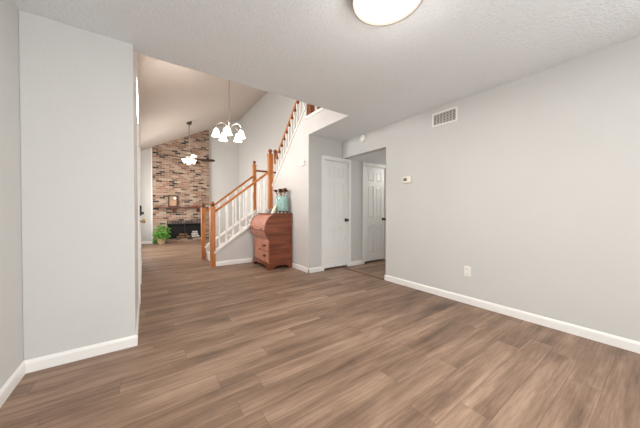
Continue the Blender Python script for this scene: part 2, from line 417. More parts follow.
# entry wall with front door, living outer wall with window, fireplace wall
FD = (3.66, 4.57)
w = B(); XB = XE - 0.22
w.box(XB, XE, YC, FD[0] - 0.01, 0, vz(XE)); w.box(XB, XE, FD[0] - 0.01, FD[1] + 0.01, DZ + 0.01, 2.28); w.box(XB, XE, FD[0] - 0.01, FD[1] + 0.01, 2.82, vz(XE)); w.box(XB, XE, FD[1] + 0.01, YE, 0, vz(XE))
struct(w.build('wall_entry', 'warmwall'), 'entry wall holding the front door, seen edge-on', 'wall')
window('fill_window_entry', 'y', FD[0] - 0.01, FD[1] + 0.01, 2.28, 2.82, XE - 0.034, 1)  # added window over the front door, lets the entry fill in
w = B(); ly0, ly1, lz0, lz1 = 6.9, 9.3, 0.55, 2.45
xa, xb = XLL - T, XLL; zt = vz(XLL)
w.box(xa, xb, YE - 0.1, ly0, 0, zt); w.box(xa, xb, ly1, YF, 0, zt); w.box(xa, xb, ly0, ly1, 0, lz0); w.box(xa, xb, ly0, ly1, lz1, zt)
struct(w.build('wall_living_left', 'wall'))
window('window_2', 'y', ly0, ly1, lz0, lz1, XLL - 0.05, 1)
w = B(); w.prism([(XLL - T, 0), (XR + T, 0), (XR + T, vz(XR + T)), (XLL - T, vz(XLL - T))], 'y', YF, YF + 0.12)
struct(w.build('wall_fireplace', 'wall'), 'grey gable wall around the brick chimney', 'wall')

# ------------------------------------------------------------------ baseboards and trim
def base(name, pts, label=None):
    """baseboard along a polyline in plan; the board lies to the left of travel"""
    for i in range(len(pts) - 1):
        a = Vector(pts[i]); c = Vector(pts[i + 1]); d = (c - a).normalized(); n = Vector((-d.y, d.x))
        prof = [(0, 0), (0.013, 0), (0.013, 0.065), (0.009, 0.078), (0.004, 0.086), (0, 0.086)]
        b = B() if i == 0 else b
        e0 = a; e1 = c
        A = [b.bm.verts.new((e0.x + n.x * t, e0.y + n.y * t, z)) for t, z in prof]
        C = [b.bm.verts.new((e1.x + n.x * t, e1.y + n.y * t, z)) for t, z in prof]
        m = len(prof); b.bm.faces.new(A); b.bm.faces.new(C[::-1])
        for k in range(m): b.bm.faces.new((A[k], C[k], C[(k + 1) % m], A[(k + 1) % m]))
    return struct(b.build(name, 'trim'), label, 'baseboard' if label else None)
base('baseboard_right', [(XR, YB), (XR, YH)], 'white baseboard along the right wall')
base('baseboard_right_end', [(XR - 0.013, YH), (XR + T, YH)])
base('baseboard_left', [(XL, YS), (XL, YB)], 'white baseboard along the left wall')
base('baseboard_left_return', [(XE + 0.013, YS), (XL, YS)], 'white baseboard along the return wall')
base('baseboard_entry', [(XE, FD[0] - 0.08), (XE, YS)])
base('baseboard_entry_rear', [(XE, YE), (XE, FD[1] + 0.08)])
base('baseboard_fireplace_left', [(0.2, YF), (XLL, YF)], 'white baseboard left of the brick chimney')
base('baseboard_fireplace_right', [(XR, YF), (1.97, YF)])
base('baseboard_stair_side', [(XW, YD - 0.013), (XW, YST)], 'white baseboard under the upper stair flight')
base('baseboard_hall', [(D2[0] - 0.065, YD), (XW - 0.013, YD)], 'short white baseboard left of the closet door')
base('baseboard_hall_middle', [(D3[0] - 0.065, YD), (D2[1] + 0.065, YD)], 'short white baseboard between the two doors')
base('baseboard_stair_front', [(XW, YST), (1.14, YST)], 'white baseboard under the lower stair flight')
# sloped caps of the stair walls
def slopecap(name, axis, a, b, pa, pb, th, label):
    bm = B(); (u0, z0), (u1, z1) = pa, pb
    bm.prism([(u0, z0), (u1, z1), (u1, z1 + th), (u0, z0 + th)], axis, a, b)
    return struct(bm.build(name, 'trim'), label, 'trim')
slopecap('trim_1', 'y', YST - 0.025, YST + 0.12, (1.10, nz_(1.10)), (XW, nz_(XW)), 0.04, 'white sloped cap of the lower stair wall')
slopecap('trim_2', 'y', YFR - 0.07, YFR + 0.07, (1.10, nz_(1.10)), (2.30, nz_(2.30)), 0.04, 'white sloped cap of the rear stair wall')
slopecap('trim_3', 'x', XW - 0.02, XW + 0.12, (3.75, capz(3.75)), (YST + 0.04, capz(YST + 0.04)), 0.045, 'white sloped cap of the upper stair wall')
struct(B().box(XW - 0.02, XW + 0.12, YC, 3.75, FL2, FL2 + 0.05).build('trim_4', 'trim'), 'white ledge at the upstairs floor edge', 'trim')
struct(B().box(0.165, 0.2, YF - 0.06, YF, 0, vz(0.165)).build('trim_5', 'trim'), 'thin white strip left of the brick', 'trim')
struct(B().box(XR - 0.02, XR + 0.03, YH, YD - 0.014, 0, 0.006).build('trim_6', 'woodstrip'), 'floor transition strip at the hall opening', 'trim')

# ------------------------------------------------------------------ doors
def panel_door(name, x0, x1, y, z1, knob_x, label):
    """six-panel leaf facing -Y with casing and knob"""
    zb = 0.034; th = 0.035; leaf = B()
    W_ = x1 - x0; st = 0.105 * W_ / 0.7 + 0.02
    mx0, mx1 = (x0 + x1) / 2 - 0.045, (x0 + x1) / 2 + 0.045
    rows = [(0.20, 0.78), (0.95, 1.62), (1.73, 1.93)]
    cols = [(x0 + st, mx0), (mx1, x1 - st)]
    leaf.box(x0, x1, y + 0.012, y + th, zb, z1)                       # core behind the panels
    leaf.box(x0, x0 + st, y, y + 0.013, zb, z1); leaf.box(x1 - st, x1, y, y + 0.013, zb, z1); leaf.box(mx0, mx1, y, y + 0.013, zb, z1)
    edges = [zb] + [q for r in rows for q in r] + [z1]
    for i in range(0, len(edges), 2):
        for a, c_ in cols: leaf.box(a, c_, y, y + 0.013, edges[i], edges[i + 1])
    for a, c_ in cols:
        for r0, r1 in rows:
            i_ = 0.035
            A = [(a + .004, y + .0125, r0 + .004), (c_ - .004, y + .0125, r0 + .004), (c_ - .004, y + .0125, r1 - .004), (a + .004, y + .0125, r1 - .004)]
            C = [(a + i_, y + .003, r0 + i_), (c_ - i_, y + .003, r0 + i_), (c_ - i_, y + .003, r1 - i_), (a + i_, y + .003, r1 - i_)]
            leaf.face(C)
            for k in range(4): leaf.face([A[k], A[(k + 1) % 4], C[(k + 1) % 4], C[k]])
    o = struct(leaf.build(name, 'door'), label, 'door')
    cs = B(); wd = 0.062; yy = YD - 0.018
    for a, c_ in ((x0 - 0.005 - wd, x0 - 0.005), (x1 + 0.005, x1 + 0.005 + wd)): cs.box(a, c_, yy, YD, 0, z1 + 0.012)
    cs.box(x0 - 0.005 - wd, x1 + 0.005 + wd, yy, YD, z1 + 0.012, z1 + 0.012 + wd)
    cs.bevel(0.006)
    cs.build('door_casing', 'trim', o)
    jb = B(); jb.box(x0 - 0.009, x0 - 0.003, YD - 0.001, YD + T, 0, z1 + 0.008); jb.box(x1 + 0.003, x1 + 0.009, YD - 0.001, YD + T, 0, z1 + 0.008)
    jb.box(x0 - 0.009, x1 + 0.009, YD - 0.001, YD + T, z1 + 0.003, z1 + 0.009)
    jb.build('door_jamb', 'trim', o)
    kb = B(); R = Matrix.Rotation(PI / 2, 3, 'X')
    kb.lathe([(0.034, 0), (0.034, 0.006), (0.030, 0.010), (0.012, 0.012), (0.011, 0.034), (0.022, 0.040), (0.028, 0.052), (0.027, 0.064), (0.016, 0.071), (0.001, 0.072)], (knob_x, y + 0.001, 0.92), 18, R)
    kb.build('door_handle', 'pewter', o, True)
    return o
panel_door('door_2', D2[0], D2[1], YD + 0.012, DZ, 3.222, 'white six-panel closet door under the stairs')
panel_door('door_3', D3[0], D3[1], YD + 0.012, DZ, 4.305, 'white six-panel door inside the side hall')
# front door in the entry wall, seen edge-on; keypad deadbolt and brass knob on it
d = B(); d.box(XE - 0.05, XE - 0.014, FD[0], FD[1], 0.015, DZ)
for (a, c_) in ((FD[0] + 0.13, FD[0] + 0.40), (FD[0] + 0.51, FD[1] - 0.13)):
    for r0, r1 in ((0.2, 0.78), (0.95, 1.62), (1.73, 1.93)):
        d.box(XE - 0.014, XE - 0.008, a, c_, r0, r1)
fd = struct(d.build('door_1', 'door'), 'front door in the entry wall, seen edge-on', 'door')
cs = B()
cs.box(XE, XE + 0.018, FD[0] - 0.075, FD[0] - 0.008, 0, DZ + 0.01); cs.box(XE, XE + 0.018, FD[1] + 0.008, FD[1] + 0.075, 0, DZ + 0.01)
cs.box(XE, XE + 0.018, FD[0] - 0.075, FD[1] + 0.075, DZ + 0.01, DZ + 0.077)
cs.build('door_casing', 'trim', fd)
R = Matrix.Rotation(PI / 2, 3, 'Y')
k = B(); k.lathe([(0.034, 0), (0.034, 0.006), (0.012, 0.010), (0.011, 0.045), (0.024, 0.055), (0.029, 0.068), (0.024, 0.082), (0.001, 0.086)], (XE - 0.014, FD[1] - 0.07, 0.945), 16, R)
k.build('door_handle', 'gold', fd, True)['label'] = 'brass round door knob'
k = B(); k.box(XE - 0.014, XE + 0.03, FD[1] - 0.105, FD[1] - 0.035, 1.03, 1.18); k.bevel(0.008)
kp = k.build('keypad_deadbolt', 'black', fd); kp['label'] = 'black keypad deadbolt'
k = B(); k.box(XE + 0.03, XE + 0.055, FD[1] - 0.078, FD[1] - 0.062, 1.045, 1.085); k.build('thumb_turn', 'black', kp)

# ------------------------------------------------------------------ staircase
stairs = thing('staircase', 'white and wood staircase turning at a landing up to the upper floor', 'staircase', (1.12, 5.7, 0))
for i in range(1, 6):
    x = 1.15 + 0.24 * (i - 1); z = 0.18 * i
    B().box(x - 0.025, x + 0.24, YST + 0.104, YFR - 0.054, z - 0.028, z).build('tread', 'tread', stairs)
    B().box(x, x + 0.018, YST + 0.104, YFR - 0.054, z - 0.18, z - 0.028).build('riser', 'riser', stairs)
B().box(2.35, 2.368, YST + 0.104, YFR - 0.054, 0.9, 1.052).build('riser', 'riser', stairs)
B().box(2.325, XR - 0.004, YST + 0.104, YFR - 0.054, 1.03, 1.08).build('landing', 'tread', stairs)
n2 = 9; rz = (FL2 - 1.08) / n2
for i in range(1, n2 + 1):
    y = 5.32 - 0.2 * (i - 1); z = 1.08 + rz * i
    B().box(XW + 0.104, XR - 0.004, y - 0.018, y, z - rz, z - 0.028).build('riser', 'riser', stairs)
    if i < n2: B().box(XW + 0.104, XR - 0.004, y - 0.2, y + 0.025, z - 0.028, z).build('tread', 'tread', stairs)

def newel(parent, x, y, z0, z1, s=0.045, ball=0.045, name='newel_post', mat='oak'):
    b = B(); b.box(x - s, x + s, y - s, y + s, z0, z1 - 0.03); b.box(x - s * 1.15, x + s * 1.15, y - s * 1.15, y + s * 1.15, z1 - 0.03, z1); b.bevel(0.006)
    o = b.build(name, mat, parent)
    f = B(); f.lathe([(s * 0.8, 0), (s * 0.8, 0.012), (s * 0.4, 0.02)] + [(ball * math.sin(PI * (0.12 + 0.88 * i / 8)), 0.02 + ball * (1 - math.cos(PI * (0.12 + 0.88 * i / 8)))) for i in range(9)], (x, y, z1), 16)
    f.build('finial', 'oakdark', o, True)
    return o
def rail(parent, axis, fixed, pa, pb, mat='oakrail', w=0.032, h=0.055):
    """handrail of moulded section between (u, z) points along axis; fixed = other coordinate"""
    b = B(); sec = [(-w * 0.7, -h / 2), (w * 0.7, -h / 2), (w * 0.75, -h * 0.15), (w, 0.0), (w, h * 0.25), (w * 0.6, h / 2), (-w * 0.6, h / 2), (-w, h * 0.25), (-w, 0.0), (-w * 0.75, -h * 0.15)]
    rings = []
    for (u, z) in (pa, pb):
        rings.append([b.bm.verts.new((u, fixed + s, z + q) if axis == 'x' else (fixed + s, u, z + q)) for s, q in sec])
    n = len(sec); b.bm.faces.new(rings[0]); b.bm.faces.new(rings[1][::-1])
    for k in range(n): b.bm.faces.new((rings[0][k], rings[1][k], rings[1][(k + 1) % n], rings[0][(k + 1) % n]))
    return b.build('handrail', mat, parent, True)
def baluster(parent, x, y, z0, z1):
    h = z1 - z0; s = 0.0165; b = B()
    b.box(x - s, x + s, y - s, y + s, z0, z0 + 0.18 * h)
    b.lathe([(s, 0.18 * h), (s * 0.7, 0.19 * h), (s * 1.05, 0.22 * h), (s * 0.75, 0.25 * h), (s * 1.08, 0.34 * h), (s * 0.9, 0.55 * h), (s * 0.72, 0.74 * h), (s * 0.95, 0.76 * h), (s * 0.7, 0.78 * h), (s, 0.80 * h)], (x, y, z0), 8)
    b.box(x - s, x + s, y - s, y + s, z0 + 0.80 * h, z1)
    return b.build('baluster', 'trim', parent)
# near railing of the lower flight
def r1(x): return 1.085 + 0.775 * (x - 1.13)
t = thing('stair_railing', 'oak and white railing on the near side of the lower stair flight', 'railing', (1.09, YST + 0.04, 0), 'oak stair railings')
yr = YST + 0.045
newel(t, 1.085, yr - 0.02, 0, 1.175)
newel(t, 2.315, yr - 0.01, 1.0, 2.385, 0.05)
rail(t, 'x', yr, (1.13, r1(1.13)), (2.27, r1(2.27)))
for i in range(8):
    x = 1.215 + i * 0.138
    baluster(t, x, yr, nz_(x) + 0.035, r1(x) - 0.02)
# rear railing of the lower flight and landing guard
def r2(x): return 1.11 + 0.80 * (x - 1.16)
t = thing('stair_railing', 'oak and white railing on the far side of the lower stair flight, with landing guard', 'railing', (1.08, YFR, 0), 'oak stair railings')
newel(t, 1.08, YFR, 0, 1.17)
newel(t, 2.285, YFR, 1.0, 2.28, 0.04, 0.04)
rail(t, 'x', YFR, (1.125, r2(1.125)), (2.25, r2(2.25)))
rail(t, 'x', YFR, (2.325, 2.13), (XR, 2.13), 'oakdark', h=0.045)
for i in range(6):
    x = 1.23 + i * 0.195
    baluster(t, x, YFR, nz_(x) + 0.035, r2(x) - 0.02)
for i in range(4):
    baluster(t, 2.47 + i * 0.17, YFR, 1.1, 2.11)
# railing of the upper flight
def r3(y): return 2.335 + 1.0 * (5.0 - y)
t = thing('stair_railing', 'oak railing with white balusters climbing the upper stair flight to the ceiling edge', 'railing', (XW + 0.05, 5.1, 1.7), 'oak stair railings')
xr_ = XW + 0.045
rail(t, 'y', xr_, (5.15, r3(5.15)), (3.79, r3(3.79)), 'oak')
b = B(); b.tube([(xr_, 5.12, r3(5.12) - 0.02), (xr_, 5.14, r3(5.15) + 0.06), (xr_, 5.14, 2.40)], 0.03, 10); b.ball((xr_, 5.14, 2.43), 0.046)
b.build('rail_end', 'oakdark', t, True)
ys = [5.06 - 0.113 * i for i in range(12)]
for y in ys: baluster(t, xr_, y, capz(y) + 0.04, r3(y) - 0.02)
for i in range(len(ys) - 1):
    y = (ys[i] + ys[i + 1]) / 2
    b = B(); b.prism([(y + 0.036, r3(y + 0.036) - 0.055), (y - 0.036, r3(y - 0.036) - 0.055), (y - 0.036, r3(y - 0.036) - 0.02), (y + 0.036, r3(y + 0.036) - 0.02)], 'x', xr_ - 0.022, xr_ + 0.022)
    b.build('fillet', 'oakdark', t)
# upstairs landing guard, only its foot shows under the ceiling edge
t = thing('landing_railing', 'brown posts of the upstairs landing guard, seen below the ceiling edge', 'railing', (XW + 0.05, 3.6, FL2 + 0.05))
newel(t, XW + 0.05, 3.67, FL2 + 0.05, 3.85, 0.045, mat='oakdark')
newel(t, XW + 0.05, 3.44, FL2 + 0.05, 3.80, 0.022, 0.02, mat='oakdark')
rail(t, 'y', XW + 0.05, (3.66, 3.68), (2.2, 3.68), 'oak')
for i in range(9):
    baluster(t, XW + 0.05, 3.33 - 0.115 * i, FL2 + 0.05, 3.655)

# ------------------------------------------------------------------ fireplace
BX0, BX1, BY = 0.205, 1.965, 10.0; OX0, OX1, OZ0, OZ1 = 0.60, 1.70, 0.13, 0.66
fp = thing('fireplace', 'tall brick fireplace and chimney reaching the sloped ceiling', 'fireplace', (1.08, BY, 0))
b = B()
b.prism([(BX0, 0), (OX0, 0), (OX0, vz(OX0)), (BX0, vz(BX0))], 'y', BY, YF)
b.prism([(OX1, 0), (BX1, 0), (BX1, vz(BX1)), (OX1, vz(OX1))], 'y', BY, YF)
b.prism([(OX0, OZ1 + 0.1), (OX1, OZ1 + 0.1), (OX1, vz(OX1)), (OX0, vz(OX0))], 'y', BY, YF)
b.box(OX0, OX1, BY, YF, 0, OZ0)
b.build('brick_chimney', 'brick', fp)
b = B(); b.box(OX0, OX1, BY - 0.008, YF, OZ1, OZ1 + 0.1); b.build('soldier_course', 'soldier', fp)
b = B()
b.box(OX0, OX1, YF - 0.012, YF - 0.002, OZ0, OZ1)
b.box(OX0, OX0 + 0.012, BY, YF - 0.012, OZ0, OZ1); b.box(OX1 - 0.012, OX1, BY, YF - 0.012, OZ0, OZ1)
b.build('firebox', 'soot', fp)
b = B(); b.box(OX0, OX1, BY - 0.012, BY, OZ0, OZ0 + 0.025); b.box(OX0, OX1, BY - 0.012, BY, OZ1 - 0.03, OZ1)
b.box(OX0, OX0 + 0.025, BY - 0.012, BY, OZ0, OZ1); b.box(OX1 - 0.025, OX1, BY - 0.012, BY, OZ0, OZ1); b.box(1.14, 1.16, BY - 0.012, BY, OZ0, OZ1)
b.build('fire_screen_frame', 'black', fp)
mt = B(); mt.box(0.225, 1.90, BY - 0.17, BY, 1.195, 1.235); mt.bevel(0.006)
mo = mt.build('mantel_shelf', 'mantel', fp)
for x in (0.80, 1.56):
    b = B(); b.prism([(BY, 1.05), (BY, 1.195), (BY - 0.13, 1.195), (BY - 0.13, 1.165), (BY - 0.06, 1.12), (BY - 0.04, 1.05)], 'x', x - 0.035, x + 0.035)
    b.build('corbel', 'mantel', mo)
# logs lying in the firebox
def log(x0, x1, y, z, r, m, label, tilt=0.0):
    b = B(); n = 6; pts = [(x0 + (x1 - x0) * i / n, y + 0.004 * math.sin(i * 2.1), z + tilt * (i / n) + 0.006 * math.sin(i * 1.7)) for i in range(n + 1)]
    b.tube(pts, [r * (1 + 0.06 * math.sin(i * 2.7)) for i in range(n + 1)], 12)
    return tag(b.build('firewood_log', m, None, True), label, 'log', 'logs in the fireplace')
log(0.90, 1.32, 10.045, 0.175, 0.036, 'log', 'brown bark log lying on the firebox floor')
log(0.98, 1.24, 10.045, 0.256, 0.034, 'log', 'shorter brown log lying on top of the bark log')
log(1.38, 1.62, 10.045, 0.172, 0.038, 'birch', 'pale birch log lying at the right end of the firebox')
log(1.37, 1.58, 10.045, 0.256, 0.036, 'birch', 'pale birch log lying on top of the other birch log')
log(1.40, 1.56, 10.045, 0.334, 0.034, 'birch', 'topmost pale birch log of the firebox stack')

# mantel things
p = thing('picture_frame', 'small square dark framed picture leaning on the mantel shelf', 'picture', (0.79, BY - 0.06, 1.235))
x0, x1, z0, z1, yb = 0.64, 0.93, 1.236, 1.64, BY - 0.05
b = B(); f_ = 0.04
b.box(x0, x1, yb - 0.02, yb, z0, z0 + f_); b.box(x0, x1, yb - 0.02, yb, z1 - f_, z1); b.box(x0, x0 + f_, yb - 0.02, yb, z0 + f_, z1 - f_); b.box(x1 - f_, x1, yb - 0.02, yb, z0 + f_, z1 - f_)
b.build('frame', 'frame', p)
B().box(x0 + f_, x1 - f_, yb - 0.008, yb - 0.002, z0 + f_, z1 - f_).build('picture', 'picture', p)
b = B(); b.lathe([(0.045, 0), (0.045, 0.004)], (x1 - 0.085, yb - 0.008, z1 - 0.10), 16, Matrix.Rotation(PI / 2, 3, 'X')); b.build('pale_disc', 'plastic', p)
b = B(); b.box(1.36, 1.58, BY - 0.13, BY - 0.04, 1.235, 1.275); b.bevel(0.004)
rb = tag(b.build('keepsake_box', 'redbox'), 'low reddish-brown box at the right end of the mantel', 'box')
b = B(); b.box(1.355, 1.585, BY - 0.135, BY - 0.035, 1.275, 1.292); b.bevel(0.003); b.build('lid', 'redbox', rb)

# plant by the fireplace
pl = thing('potted_plant', 'bushy bright green plant in a small pot at the fireplace', 'plant', (0.43, 9.78, 0))
b = B(); b.lathe([(0.085, 0.0), (0.10, 0.01), (0.125, 0.17), (0.135, 0.17), (0.135, 0.195), (0.115, 0.195), (0.112, 0.175)], (0.43, 9.78, 0), 20); b.build('pot', 'pot', pl, True)
b = B(); b.lathe([(0.112, 0.168), (0.112, 0.176)], (0.43, 9.78, 0), 16); b.build('soil', 'soil', pl)
rnd = random.Random(3); lf = B(); st = B()
for i in range(44):
    a = rnd.uniform(0, 2 * PI); rr = rnd.uniform(0.06, 0.22); zz = rnd.uniform(0.10, 0.58)
    tip = (0.43 + rr * math.cos(a), 9.78 + min(0.12, rr * math.sin(a)), zz)
    st.tube([(0.43 + 0.03 * math.cos(a), 9.78 + 0.03 * math.sin(a), 0.17), (0.43 + 0.5 * rr * math.cos(a), 9.78 + 0.4 * min(0.12, rr * math.sin(a)), 0.25 + 0.6 * (zz - 0.17)), tip], 0.004, 5)
    for j in range(11):
        c_ = Vector(tip) + Vector((rnd.gauss(0, .045), rnd.gauss(0, .035), rnd.gauss(0, .045)))
        c_.y = min(c_.y, BY - 0.06); c_.z = max(c_.z, 0.05)
        d_ = Vector((rnd.uniform(-1, 1), rnd.uniform(-1, 1), rnd.uniform(-0.6, 0.7))).normalized(); s_ = d_.orthogonal().normalized(); L = rnd.uniform(0.05, 0.085); n_ = d_.cross(s_)
        lf.face([c_ - d_ * L * .5, c_ + s_ * L * .28 + n_ * .006, c_ + d_ * L * .5, c_ - s_ * L * .28 + n_ * .006])
st.build('stem', 'stem', pl); lf.build('foliage', 'leaf', pl)

# ------------------------------------------------------------------ roll-top desk
DY0, DY1 = 4.262, 5.04; DXB = 2.332; DT = 1.058
dk = thing('rolltop_desk', 'reddish cherry wood roll-top desk against the stair wall', 'desk', (2.08, 4.62, 0))
curve = [(1.985, 1.035), (1.93, 1.024), (1.872, 0.99), (1.825, 0.94), (1.792, 0.875), (1.774, 0.81), (1.770, 0.75)]
lower = [(1.773, 0.72), (1.786, 0.675), (1.810, 0.625), (1.842, 0.585), (1.862, 0.555)]
front = curve + lower
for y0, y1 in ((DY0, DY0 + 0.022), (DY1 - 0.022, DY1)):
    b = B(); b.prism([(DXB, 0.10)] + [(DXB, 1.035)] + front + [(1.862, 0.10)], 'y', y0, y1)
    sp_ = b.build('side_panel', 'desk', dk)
    s = -1 if y0 == DY0 else 1
    yy = y0 if s < 0 else y1
    fr = B()
    q0, q1 = (yy - 0.006, yy) if s < 0 else (yy, yy + 0.006)
    fr.box(DXB - 0.045, DXB, q0, q1, 0.13, 1.03); fr.box(1.864, 1.90, q0, q1, 0.13, 0.55); fr.box(1.90, DXB - 0.045, q0, q1, 0.54, 0.575); fr.box(1.90, DXB - 0.045, q0, q1, 0.13, 0.18)
    fr.build('side_moulding', 'desk', sp_)
# roll top of narrow slats
b = B(); pts = []
for i in range(len(curve) - 1):
    for k in range(4):
        f_ = k / 4; pts.append((curve[i][0] * (1 - f_) + curve[i + 1][0] * f_, curve[i][1] * (1 - f_) + curve[i + 1][1] * f_))
pts.append(curve[-1])
prof = []
for i, (x, z) in enumerate(pts):
    o_ = 0.004 if i % 2 == 0 else 0.009
    prof.append((x + o_, z - o_ * 0.4))
b.prism(prof + [(x + 0.02, z - 0.01) for x, z in prof[::-1]], 'y', DY0 + 0.022, DY1 - 0.022)
ro = b.build('roll_top', 'tambour', dk)
for y in (DY0 + 0.16, DY1 - 0.16):
    b = B(); b.lathe([(0.007, 0), (0.007, 0.012), (0.014, 0.018), (0.014, 0.024), (0.004, 0.03)], (1.780, y, 0.765), 12, Matrix.Rotation(-PI / 2, 3, 'Y')); b.build('knob', 'brass', ro, True)
# curved drawer front under the roll
b = B(); lo = [(x + 0.004, z) for x, z in lower]
b.prism(lo + [(x + 0.02, z) for x, z in lo[::-1]], 'y', DY0 + 0.022, DY1 - 0.022)
cdw = b.build('drawer', 'deskfront', dk)
b = B(); b.box(1.764, 1.79, DY0 + 0.02, DY1 - 0.02, 0.722, 0.748); b.bevel(0.004); b.build('front_rail', 'desk', dk)
b = B(); b.lathe([(0.012, 0), (0.010, 0.004), (0.004, 0.006)], (1.787, (DY0 + DY1) / 2, 0.682), 12, Matrix.Rotation(-PI / 2, 3, 'Y')); b.build('keyhole', 'brass', cdw, True)
# top board
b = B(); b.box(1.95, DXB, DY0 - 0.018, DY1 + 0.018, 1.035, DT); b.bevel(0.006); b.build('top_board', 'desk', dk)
# back and interior
b = B(); b.box(DXB - 0.012, DXB, DY0 + 0.022, DY1 - 0.022, 0.10, 1.035); b.build('back_panel', 'desk', dk)
# lower front: frame, door on the far half, two drawers on the near half
b = B(); fx = 1.862; ym = 4.63
b.box(fx, fx + 0.018, DY0 + 0.022, DY0 + 0.045, 0.13, 0.555); b.box(fx, fx + 0.018, DY1 - 0.045, DY1 - 0.022, 0.13, 0.555)
b.box(fx, fx + 0.018, ym - 0.012, ym + 0.012, 0.13, 0.555); b.box(fx, fx + 0.018, DY0 + 0.045, DY1 - 0.045, 0.53, 0.555); b.box(fx, fx + 0.018, DY0 + 0.045, DY1 - 0.045, 0.13, 0.15)
b.build('face_frame', 'deskfront', dk)
b = B(); b.box(fx - 0.006, fx + 0.014, ym + 0.014, DY1 - 0.047, 0.152, 0.528); b.bevel(0.004)
dr = b.build('door', 'deskfront', dk)
b = B(); b.box(fx - 0.012, fx - 0.006, ym + 0.06, DY1 - 0.095, 0.20, 0.48); b.bevel(0.003); b.build('raised_panel', 'deskfront', dr)
b = B(); b.lathe([(0.006, 0), (0.006, 0.012), (0.014, 0.02), (0.012, 0.028), (0.002, 0.03)], (fx - 0.006, ym + 0.035, 0.35), 12, Matrix.Rotation(-PI / 2, 3, 'Y')); b.build('knob', 'brass', dr, True)
for z0, z1 in ((0.152, 0.335), (0.345, 0.528)):
    b = B(); b.box(fx - 0.006, fx + 0.014, DY0 + 0.047, ym - 0.014, z0, z1); b.bevel(0.004)
    dr = b.build('drawer', 'deskfront', dk)
    zc = (z0 + z1) / 2; yc = (DY0 + 0.047 + ym - 0.014) / 2
    b = B(); b.box(fx - 0.010, fx - 0.006, yc - 0.06, yc + 0.06, zc - 0.006, zc + 0.024)
    b.tube([(fx - 0.010, yc - 0.045, zc + 0.008), (fx - 0.03, yc - 0.045, zc), (fx - 0.032, yc - 0.03, zc - 0.014), (fx - 0.032, yc + 0.03, zc - 0.014), (fx - 0.03, yc + 0.045, zc), (fx - 0.010, yc + 0.045, zc + 0.008)], 0.005, 8)
    b.build('bail_handle', 'brass', dr, True)
# plinth with bracket feet
def bracket(u0, u1):
    f_ = 0.10; n = 6; L = [(u0, 0), (u0 + f_ * 0.7, 0), (u0 + f_ * 0.8, 0.03)]
    L += [(u0 + f_ + 0.02, 0.055), (u0 + f_ + 0.05, 0.068), ((u0 + u1) / 2 - 0.03, 0.072), ((u0 + u1) / 2, 0.066), ((u0 + u1) / 2 + 0.03, 0.072), (u1 - f_ - 0.05, 0.068), (u1 - f_ - 0.02, 0.055)]
    L += [(u1 - f_ * 0.8, 0.03), (u1 - f_ * 0.7, 0), (u1, 0), (u1, 0.115), (u0, 0.115)]
    return L
b = B(); fx0 = 1.836
b.prism(bracket(DY0 - 0.016, DY1 + 0.016), 'x', fx0, fx0 + 0.022)
b.prism(bracket(fx0 + 0.022, DXB), 'y', DY0 - 0.016, DY0 + 0.006); b.prism(bracket(fx0 + 0.022, DXB), 'y', DY1 - 0.006, DY1 + 0.016)
b.box(fx0 - 0.0, DXB, DY0 - 0.016, DY1 + 0.016, 0.115, 0.13)
b.build('plinth', 'desk', dk)

# things on the desk
VX, VY = 2.195, 4.42
s = thing('vase_stand', 'low dark wooden stand under the teal vase', 'stand', (VX, VY, DT))
b = B(); b.box(VX - 0.10, VX + 0.10, VY - 0.10, VY + 0.10, DT + 0.022, DT + 0.034); b.bevel(0.004); b.build('stand_top', 'walnut', s)
for sx in (-1, 1):
    for sy in (-1, 1):
        B().box(VX + sx * 0.08 - 0.014, VX + sx * 0.08 + 0.014, VY + sy * 0.08 - 0.014, VY + sy * 0.08 + 0.014, DT, DT + 0.022).build('foot', 'walnut', s)
z0 = DT + 0.034
b = B(); b.lathe([(0.085, 0), (0.112, 0.006), (0.12, 0.03), (0.123, 0.14), (0.122, 0.22), (0.117, 0.255), (0.108, 0.27), (0.104, 0.276), (0.104, 0.284), (0.112, 0.29), (0.107, 0.293), (0.096, 0.284), (0.096, 0.27), (0.108, 0.24), (0.112, 0.04), (0.02, 0.02)], (VX, VY, z0), 28)
tag(b.build('vase', 'teal', None, True), 'glossy teal green vase holding dried flowers on the desk', 'vase')
rnd = random.Random(11)
